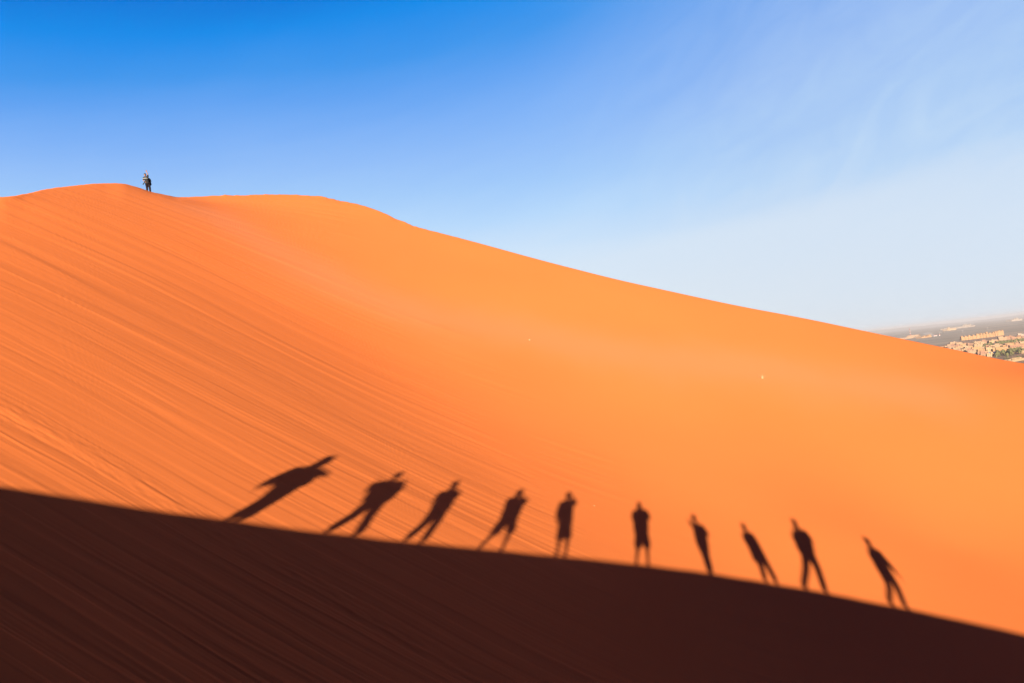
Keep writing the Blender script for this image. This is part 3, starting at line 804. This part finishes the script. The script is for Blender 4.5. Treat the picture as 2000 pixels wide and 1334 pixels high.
def kasbah(px0, py0, px1, py1, h, towers, mat, label):
    """long adobe building with crenellated towers between two base points"""
    a, b = plain_at(px0, py0), plain_at(px1, py1)
    c = (a+b)/2; v = b-a; L = v.length; rz = math.atan2(v.y, v.x)
    root = empty('kasbah', (c.x, c.y, PLAIN_Z), rz); tag(root, label, 'kasbah')
    bm = bmesh.new(); parapet_block(bm, -L/2, L/2, 0, 11, -0.3, h*0.78)
    bm_obj('walls', bm, mat, root, False)
    for k, (t, hh) in enumerate(towers):
        x = (t-0.5)*L; w = 2.6
        bm = bmesh.new(); z1 = h*hh
        lo = [bm.verts.new(p) for p in ((x-w*1.12,-1.5,-0.3),(x+w*1.12,-1.5,-0.3),(x+w*1.12,4.2,-0.3),(x-w*1.12,4.2,-0.3))]
        hi = [bm.verts.new(p) for p in ((x-w*.92,-1.25,z1),(x+w*.92,-1.25,z1),(x+w*.92,4.0,z1),(x-w*.92,4.0,z1))]
        bm.faces.new(lo[::-1]); bm.faces.new(hi)
        for q in range(4): bm.faces.new((lo[q], lo[(q+1) % 4], hi[(q+1) % 4], hi[q]))
        for sx in (-1, 1):
            for sy in (0, 1): bx(bm, x+sx*w*.66-0.5, x+sx*w*.66+0.5, -1.22+sy*4.2, -0.22+sy*4.2, z1, z1+1.1)
        bm_obj('tower', bm, mat, root, False)
    n = max(3, int(L/6))
    for k in range(n):
        x = (k+0.5)/n*L-L/2
        bm = bmesh.new(); bx(bm, x-0.5, x+0.5, -0.06, 0.1, h*0.42, h*0.42+1.4); bm_obj('window', bm, M_HOLE, root, False)
    bm = bmesh.new(); bx(bm, -1.3, 1.3, -0.08, 0.1, 0, 3.4); bm_obj('gate', bm, M_WOOD, root, False)
    return root

def compound(px0, py0, px1, py1, h, mat, label, rooms, name='walled_compound'):
    a, b = plain_at(px0, py0), plain_at(px1, py1)
    c = (a+b)/2; v = b-a; L = v.length; rz = math.atan2(v.y, v.x)
    root = empty(name, (c.x, c.y, PLAIN_Z), rz); tag(root, label, 'compound')
    bm = bmesh.new(); Dp = L*0.45
    bx(bm, -L/2, L/2, 0, 0.6, -0.3, h*0.55); bx(bm, -L/2, L/2, Dp, Dp+0.6, -0.3, h*0.55)
    bx(bm, -L/2, -L/2+0.6, 0.6, Dp, -0.3, h*0.55); bx(bm, L/2-0.6, L/2, 0.6, Dp, -0.3, h*0.55)
    bm_obj('boundary_wall', bm, mat, root, False)
    for t, w, hh in rooms:
        bm = bmesh.new(); x = (t-0.5)*L
        parapet_block(bm, x-w*L/2, x+w*L/2, 1.5, min(Dp-1, 1.5+w*L), -0.3, h*hh); bm_obj('room', bm, mat, root, False)
    return root

def palm_proto(seed):
    rng = random.Random(seed)
    root = empty('palm_tree')
    bm = bmesh.new(); H = 6.5
    chain(bm, [(0, 0, -0.3), (0.12, 0.05, 2), (0.10, 0.15, 4.5), (0.25, 0.2, H)], [0.34, 0.25, 0.22, 0.22])
    bm_obj('trunk', bm, M_WOOD, root)
    bm = bmesh.new()
    for i in range(34):
        a = i*2.39996+rng.uniform(-.2, .2); up = rng.uniform(-0.75, 1.1); ln = rng.uniform(2.3, 3.3)
        dx = Vector((math.cos(a), math.sin(a), 0)); sd = Vector((-math.sin(a), math.cos(a), 0)); prev = None
        for k in range(7):
            t = k/6
            c = Vector((0.25, 0.2, H))+dx*(ln*t*(1-0.25*t)*(1 if up < .7 else .6))+Vector((0, 0, ln*(up*t-1.05*t*t)))
            w = 0.62*math.sin(math.pi*min(1, t*0.9+0.06))*(0.75+0.5*rng.random())
            ring = [bm.verts.new(c+sd*w+Vector((0, 0, -0.22*w))), bm.verts.new(c+Vector((0, 0, 0.04))), bm.verts.new(c-sd*w+Vector((0, 0, -0.22*w)))]
            if prev: bm.faces.new((prev[0], prev[1], ring[1], ring[0])); bm.faces.new((prev[1], prev[2], ring[2], ring[1]))
            prev = ring
    bm_obj('crown', bm, M_PALM, root, False)
    return root

def shrub_proto(seed):
    rng = random.Random(seed); root = empty('shrub')
    bm = bmesh.new()
    for i in range(5):
        a = rng.uniform(0, 6.28); capsule(bm, (0, 0, -0.2), (math.cos(a)*0.7, math.sin(a)*0.7, 1.0), 0.10, 0.04, 6)
    bm_obj('stem', bm, M_WOOD, root)
    bm = bmesh.new()
    for i in range(150):
        a = rng.uniform(0, 6.28); r = 1.5*math.sqrt(rng.random()); z = 0.3+1.9*rng.random()*(1-(r/1.8)**2)
        c = Vector((math.cos(a)*r, math.sin(a)*r, z)); n = Vector((rng.gauss(0, 1), rng.gauss(0, 1), rng.gauss(0, 1))).normalized()
        u = n.orthogonal().normalized()*rng.uniform(.18, .34); v = n.cross(u)*rng.uniform(.6, 1)
        bm.faces.new([bm.verts.new(c+u), bm.verts.new(c+v), bm.verts.new(c-u), bm.verts.new(c-v)])
    bm_obj('leaves', bm, M_SHRUB, root, False)
    return root

M_PALM = simple_mat('palm_fronds', (0.095, 0.090, 0.032), 0.7, 0.35, 0.8)
M_SHRUB = simple_mat('shrub_leaves', (0.090, 0.085, 0.040), 0.8, 0.35, 1.0)

def sky_y(px): return float(np.interp(px, [c[0] for c in SKY], [c[1] for c in SKY]))

def village():
    rng = random.Random(5)
    W_OR = house_wall((0.276, 0.154, 0.073), 'orange_mud'); W_PINK = house_wall((0.221, 0.120, 0.077), 'pink_mud')
    W_PALE = house_wall((0.258, 0.166, 0.101), 'pale_plaster'); W_CREAM = house_wall((0.295, 0.197, 0.110), 'cream_plaster'); W_WHITE = house_wall((0.248, 0.194, 0.150), 'white_plaster')
    # the long row of adobe buildings along the far edge
    kasbah(1879, 665.0, 1910, 661.6, 14, [(0.02, 1), (.25, .95), (.48, 1.05), (.75, 1.0), (.98, 1.15)], W_OR, 'long orange adobe building with towers, leftmost of the row behind the village')
    kasbah(1911.5, 661.2, 1942, 657.6, 15, [(0.02, 1), (.18, 1.1), (.36, 1.05), (.55, 1.25), (.75, 1.0), (.98, 1.05)], W_OR, 'long orange adobe building with many towers, middle of the row behind the village')
    kasbah(1945, 656.6, 1950.2, 656.0, 15, [(0.1, 1.1), (.9, 1.1)], W_OR, 'short orange twin-towered building, left of the two at the right end of the row')
    kasbah(1952.3, 655.6, 1959.5, 654.8, 15.5, [(0.06, 1.15), (.5, 1.0), (.94, 1.1)], W_OR, 'square orange building with corner towers at the far right end of the row')
    # single houses one can tell apart
    def named(px, py, w_px, h_px, kind, mat, label, cat='house', name='mud_house', turn=0.0, d=0.8):
        p = plain_at(px, py); m = p.length/FPX
        w = w_px*m*0.92; o = make_house(kind, rng, w, w*d, h_px*m, mat, True, name)
        put(o, p, facing(p, turn)); tag(o, label, cat); return o
    named(1931, 687.5, 9, 8.0, 2, W_CREAM, 'tall cream house with a lower wing above the blue-grey shed', turn=0.15)
    named(1918, 688.5, 14, 5.5, 0, W_OR, 'low wide orange house left of the tall cream house', turn=0.05)
    named(1957, 690.5, 17, 7.5, 1, W_OR, 'large orange house with an upper room between two palm groves', turn=-0.1)
    named(1984, 681.5, 18, 6.5, 2, W_PINK, 'broad pinkish house on the right below the palm band')
    named(1961, 684.0, 11, 4.5, 0, W_PALE, 'pale low house right below the palm band')
    named(1861.5, 673.5, 10, 4.6, 4, W_PALE, 'pale house with a stair hut at the left edge of the village')
    named(1873, 673.0, 9, 3.8, 0, W_PALE, 'wide pale low house beside the stair-hut house at the left village edge')
    named(1958, 665.0, 12, 5.0, 1, W_PALE, 'wide pale house with an upper room below the right end of the row')
    named(1970, 663.8, 11, 6.0, 4, W_PINK, 'pink two-storey house with a roof hut right of the row')
    o = named(1994, 657.8, 9, 4.0, 1, W_WHITE, 'white stepped house with a thin mast at the right edge of the photo')
    p = plain_at(1997, 657.8); m = p.length/FPX
    bm = bmesh.new(); capsule(bm, (2.5, 3, 6), (2.5, 3, 8.4*m), 0.35, 0.18, 8); bm_obj('mast', bm, W_PALE, o)
    # shed with a blue-grey roof
    p = plain_at(1940, 691.5); m = p.length/FPX; root = empty('shed'); put(root, p, facing(p, 0.1)); tag(root, 'open shed with a blue-grey metal roof below the tall cream house', 'shed')
    bm = bmesh.new(); bx(bm, -7*m, 7*m, -3.5, 3.5, 2.6, 2.9)
    for v in bm.verts: v.co.z += (v.co.y+3.5)*0.16
    bm_obj('roof', bm, simple_mat('blue_grey_metal', (0.20, 0.27, 0.33), 0.45, 0.3, 0.5, 0.5), root, False)
    for x in (-6.6, -2.2, 2.2, 6.6):
        bm = bmesh.new(); bx(bm, x*m-0.15, x*m+0.15, -3.2, -2.9, -0.2, 2.6); bm_obj('post', bm, M_WOOD, root, False)
    bm = bmesh.new(); bx(bm, -6.8*m, 6.8*m, 3.0, 3.3, -0.2, 3.5); bm_obj('back_wall', bm, M_HOLE, root, False)
    bm = bmesh.new(); bx(bm, 1*m, 5*m, -2.7, -2.5, 0, 2.0); bm_obj('panel', bm, simple_mat('white_panel', (0.3, 0.32, 0.34), 0.5), root, False)
    # compounds out on the plain
    compound(1978, 707.5, 2003, 703.0, 5.5, W_CREAM, 'pale walled yard at the foot of the dune at the right edge', [(.35, .10, 1.0), (.75, .14, .9)])
    compound(1766, 662.0, 1782, 660.4, 9, W_PALE, 'low pale walled yard beside the red and white mast', [(.4, .2, .7), (.8, .12, .8)])
    compound(1784, 660.6, 1800, 657.6, 10, W_PALE, 'pale buildings in a walled yard on the plain right of the mast', [(.78, .22, 1.5), (.3, .18, .8)])
    compound(1800, 660.8, 1820, 658.4, 12, W_OR, 'orange walled yard with two blocks on the plain beside the grey track', [(.35, .14, 1.0), (.85, .20, 1.2)])
    compound(1851, 646.2, 1868, 644.2, 26, W_CREAM, 'cream building in a long low yard on the far plain', [(.22, .16, 1.0), (.7, .1, .5)])
    compound(1871, 641.8, 1905, 637.6, 24, W_WHITE, 'long white walled compound on the far plain', [(.5, .07, 1.2), (.62, .08, 1.0), (.75, .05, 1.1)])
    compound(1976, 628.0, 1997, 625.6, 34, W_WHITE, 'white far compound near the right edge below the horizon', [(.55, .16, 1.0), (.3, .1, .8)])
    # village houses, one by one
    taken = [(1931, 683, 8), (1918, 686, 8), (1957, 687, 9), (1984, 679, 10), (1961, 682, 6), (1861, 671, 6), (1873, 671, 6), (1958, 663, 7), (1970, 661, 7), (1994, 655, 6), (1940, 690, 9)]
    mats = [W_OR, W_PINK, W_PALE, W_PALE, W_CREAM]
    protos = []
    for k in range(14):
        o = make_house(k % 5, rng, rng.uniform(7.5, 14), rng.uniform(6, 9), rng.choice((3.2, 3.6, 5.6, 6.2)), mats[k % 5])
        protos.append(o)
    used = set()
    LBL = {0: 'orange mud house among the crowded flat-roofed houses of the village', 1: 'pinkish mud house among the crowded flat-roofed houses of the village',
           2: 'pale plastered house among the crowded flat-roofed houses of the village', 3: 'pale plastered house among the crowded flat-roofed houses of the village', 4: 'cream house among the crowded flat-roofed houses of the village'}
    n = 0
    y = 660.0
    while y < 700:
        x = 1838+rng.uniform(0, 6)
        while x < 2003:
            px, py = x+rng.uniform(-1.5, 1.5), y+rng.uniform(-1, 1)-0.0
            yy = py-0.112*(px-1930)*1.0                       # rows follow the tilted horizon
            x += rng.uniform(4.2, 8.0)
            top = 668.0-0.112*(px-1930)
            if yy < top-0.3 or yy > sky_y(px)+3: continue
            if any(abs(px-a) < c and abs(yy-2-b) < 4.2 for a, b, c in taken): continue
            band = np.interp(px, [1915, 1952, 2000], [679, 672.5, 667])     # palm band
            if px > 1915 and abs(yy-band) < 3.2 and rng.random() < 0.8: continue
            if px > 1938 and yy > 690-0.11*(px-1938) and rng.random() < 0.88: continue
            if rng.random() < 0.22: continue
            k = rng.randrange(14); p = plain_at(px, yy)
            o = protos[k] if k not in used else copy_tree(protos[k]); used.add(k)
            put(o, p, facing(p, rng.gauss(0, 0.22)), rng.uniform(0.8, 1.15)); tag(o, LBL[k % 5], 'house', 'houses of the distant village: '+('orange', 'pinkish', 'pale', 'pale', 'cream')[k % 5])
            n += 1
        y += 2.2
    for k in range(14):
        if k not in used:
            for ch in list(protos[k].children): bpy.data.objects.remove(ch)
            bpy.data.objects.remove(protos[k])
    # palms and shrubs
    pp = [palm_proto(k) for k in (1, 2, 3)]; ss = [shrub_proto(k) for k in (4, 5)]
    cnt = [0]
    def plant(px, py, lab, grp, shrub=False):
        if py > sky_y(px)+2.5: return
        src = (ss if shrub else pp); k = rng.randrange(len(src)); key = (shrub, k)
        o = src[k] if key not in used else copy_tree(src[k]); used.add(key)
        put(o, plain_at(px, py), rng.uniform(0, 6.28), rng.uniform(0.75, 1.25)*(1.25 if shrub else 1.0))
        tag(o, lab, 'shrub' if shrub else 'palm tree', grp); cnt[0] += 1
    for i in range(95):
        t = rng.random()**0.8; px = 1917+t*86; b = np.interp(px, [1915, 1952, 2000], [679.5, 673.5, 668.5])
        plant(px, b+rng.gauss(0, 1.3)*(0.6+t*0.9), 'date palm in the green band across the village', 'palms of the band across the village')
    for i in range(62):
        px = rng.uniform(1946, 2003); b = 694-0.10*(px-1946)
        plant(px, b+rng.gauss(0, 2.4), 'date palm in the grove between village and dune', 'palms of the grove at the foot of the dune')
    for i in range(42):
        px = rng.uniform(1898, 2003); plant(px, np.interp(px, [1898, 1950, 2003], [688, 698, 700])+rng.gauss(0, 2.6), 'low shrub on the sandy ground between village and dune', 'shrubs at the foot of the dune', True)
    for i in range(16):
        px, py = rng.uniform(1850, 1925), rng.uniform(672, 688); plant(px, py, 'small shrub in the lanes of the village', 'shrubs between the village houses', True)
    # radio mast, red and white
    p = plain_at(1779, 659.8); m = p.length/FPX; H = 16.5*m
    root = empty('radio_mast', (p.x, p.y, PLAIN_Z)); tag(root, 'tall red and white lattice radio mast on the plain', 'radio mast')
    red, white = simple_mat('mast_red', (0.24, 0.055, 0.04), 0.6, 0.1), simple_mat('mast_white', (0.34, 0.33, 0.31), 0.6, 0.08)
    for k in range(7):
        z0, z1 = H*0.9*k/7, H*0.9*(k+1)/7; r = lambda z: 3.2*(1-z/H)+0.7
        bm = bmesh.new()
        for a in range(4):
            c0, c1 = math.radians(45+90*a), math.radians(135+90*a)
            A0, A1 = Vector((math.cos(c0)*r(z0), math.sin(c0)*r(z0), z0)), Vector((math.cos(c0)*r(z1), math.sin(c0)*r(z1), z1))
            B0, B1 = Vector((math.cos(c1)*r(z0), math.sin(c1)*r(z0), z0)), Vector((math.cos(c1)*r(z1), math.sin(c1)*r(z1), z1))
            capsule(bm, A0, A1, 0.50, 0.46, 6); capsule(bm, A0, B1, 0.28, 0.28, 5); capsule(bm, B0, A1, 0.28, 0.28, 5); capsule(bm, A1, B1, 0.2, 0.2, 5)
        bm_obj('lattice_section', bm, white if k % 2 else red, root)
    bm = bmesh.new(); capsule(bm, (0, 0, H*0.88), (0, 0, H), 0.9, 0.6, 8); bm_obj('antenna', bm, red, root)
    # poles along the far road
    pole = None
    for k, (px, py) in enumerate([(1815, 656), (1819, 654.6), (1835, 652), (1838, 651.4), (1845, 649.8), (1850, 648.6), (1880, 649), (1929, 644), (1942, 634.6), (1957, 632.6), (1966, 631), (1933.5, 635.5)]):
        p = plain_at(px, py)
        if pole is None:
            pole = empty('power_pole'); bm = bmesh.new(); chain(bm, [(0, 0, -0.5), (0, 0, 15)], [0.55, 0.40]); bm_obj('shaft', bm, simple_mat('pale_concrete', (0.28, 0.26, 0.24), 0.8), pole)
            bm = bmesh.new(); bx(bm, -2.2, 2.2, -0.2, 0.2, 13.4, 13.8); bm_obj('crossarm', bm, simple_mat('pale_concrete_arm', (0.26, 0.25, 0.23), 0.8), pole); o = pole
        else: o = copy_tree(pole)
        put(o, p, rng.uniform(-.4, .4)); tag(o, 'thin pale power pole standing on the far plain', 'power pole', 'power poles on the far plain')
    # two small red and white things by the mast yards
    for (px, py, lab, w, h) in ((1827, 656.6, 'low red and white roadside hut beside the grey track', 5, 1.6), (1835.2, 656.0, 'upright red and white sign board beside the far poles', 1.3, 2.6)):
        p = plain_at(px, py); m = p.length/FPX
        root = empty('roadside_hut' if w > 2 else 'sign_board', (p.x, p.y, PLAIN_Z), facing(p)); tag(root, lab, 'hut' if w > 2 else 'sign')
        bm = bmesh.new(); bx(bm, -w*m/2, w*m/2, -2, 2, -.2, h*m*0.55); bm_obj('base_wall', bm, white, root, False)
        bm = bmesh.new(); bx(bm, -w*m/2-.2, w*m/2+.2, -2.2, 2.2, h*m*0.55+0.003, h*m); bm_obj('red_panel', bm, red, root, False)
    # gravel track running up the plain, sandy lanes round the village
    def strip(name, pts, wd, mat, dz):
        bm = bmesh.new(); prev = None
        P = [plain_at(*q) for q in pts]
        for k, c in enumerate(P):
            d = (P[min(k+1, len(P)-1)]-P[max(k-1, 0)]).normalized(); n_ = Vector((-d.y, d.x, 0))*wd[k]
            r = [bm.verts.new((c.x+n_.x, c.y+n_.y, PLAIN_Z+dz)), bm.verts.new((c.x-n_.x, c.y-n_.y, PLAIN_Z+dz))]
            if prev: bm.faces.new((prev[0], prev[1], r[1], r[0]))
            prev = r
        o = bm_obj(name, bm, mat, None, False); tag(o, kind='structure'); return o
    strip('gravel_track', [(1823, 657.6), (1817, 654.4), (1812, 651.8), (1808, 649.8)], [22, 22, 24, 26], simple_mat('pale_gravel', (0.36, 0.31, 0.26), 0.95, 0.1, 0.02), 0.2)
    # sandy ground under and round the village
    sand = house_wall((0.283, 0.166, 0.101), 'village_sand')
    bm = bmesh.new()
    edge = [(1835,676),(1850,671.5),(1866,668.0),(1880,665.6),(1900,663.2),(1920,661),(1945,657.6),(1962,655.6),(1985,656.5),(2010,653),(2050,650),(2110,690),(2080,760),(2000,740),(1900,730),(1840,700)]
    vs = [bm.verts.new((*plain_at(*q)[:2], PLAIN_Z+0.12)) for q in edge]
    bm.faces.new(vs); o = bm_obj('village_ground', bm, sand, None, False); tag(o, kind='structure')
    print('houses', n, 'plants', cnt[0])

def far_hills():
    """very low swells on the horizon"""
    b = np.linspace(math.radians(-60), math.radians(75), 400); r = np.array([17000, 19000, 21500, 23000])
    h = 46+34*noise2(b*9, 0*b, 91)+18*noise2(b*30, 0*b, 92)+6*noise2(b*90, 0*b, 93)
    rows = [np.zeros_like(b), h*0.55, h, np.zeros_like(b)]
    co = np.stack([np.stack([rr*np.sin(b), rr*np.cos(b), PLAIN_Z-1+np.maximum(hh, 0)], -1) for rr, hh in zip(r, rows)], 0)
    o = mesh_from_arrays('hills', co.reshape(-1, 3), grid_quads(4, 400)[:, ::-1], simple_mat('far_hills', (0.30, 0.24, 0.19), 0.95, 0.15, 0.0005))
    tag(o, kind='structure')

def haze_box():
    bm = bmesh.new(); bx(bm, -46500, 46500, -46500, 46500, PLAIN_Z-6, 42)
    m = bpy.data.materials.new('haze_air'); m.use_nodes = True; nt = NT(m.node_tree); nt.n.clear()
    out = nt.add('ShaderNodeOutputMaterial')
    v = nt.add('ShaderNodeVolumePrincipled', {'Color': (0.56, 0.56, 0.60, 1), 'Density': 8.0e-5, 'Anisotropy': 0.0})
    nt.l.new(v.outputs[0], out.inputs['Volume'])
    o = bm_obj('haze', bm, m, None, False); tag(o, kind='stuff', label='pale dusty air thickening towards the horizon', cat='haze')

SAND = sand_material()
build_world(); build_camera_and_sun()
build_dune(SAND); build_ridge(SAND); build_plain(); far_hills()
group_people(); waving_hiker(); small_plants()
village()
haze_box()
bpy.context.view_layer.update()
SC.cycles.diffuse_bounces = 1
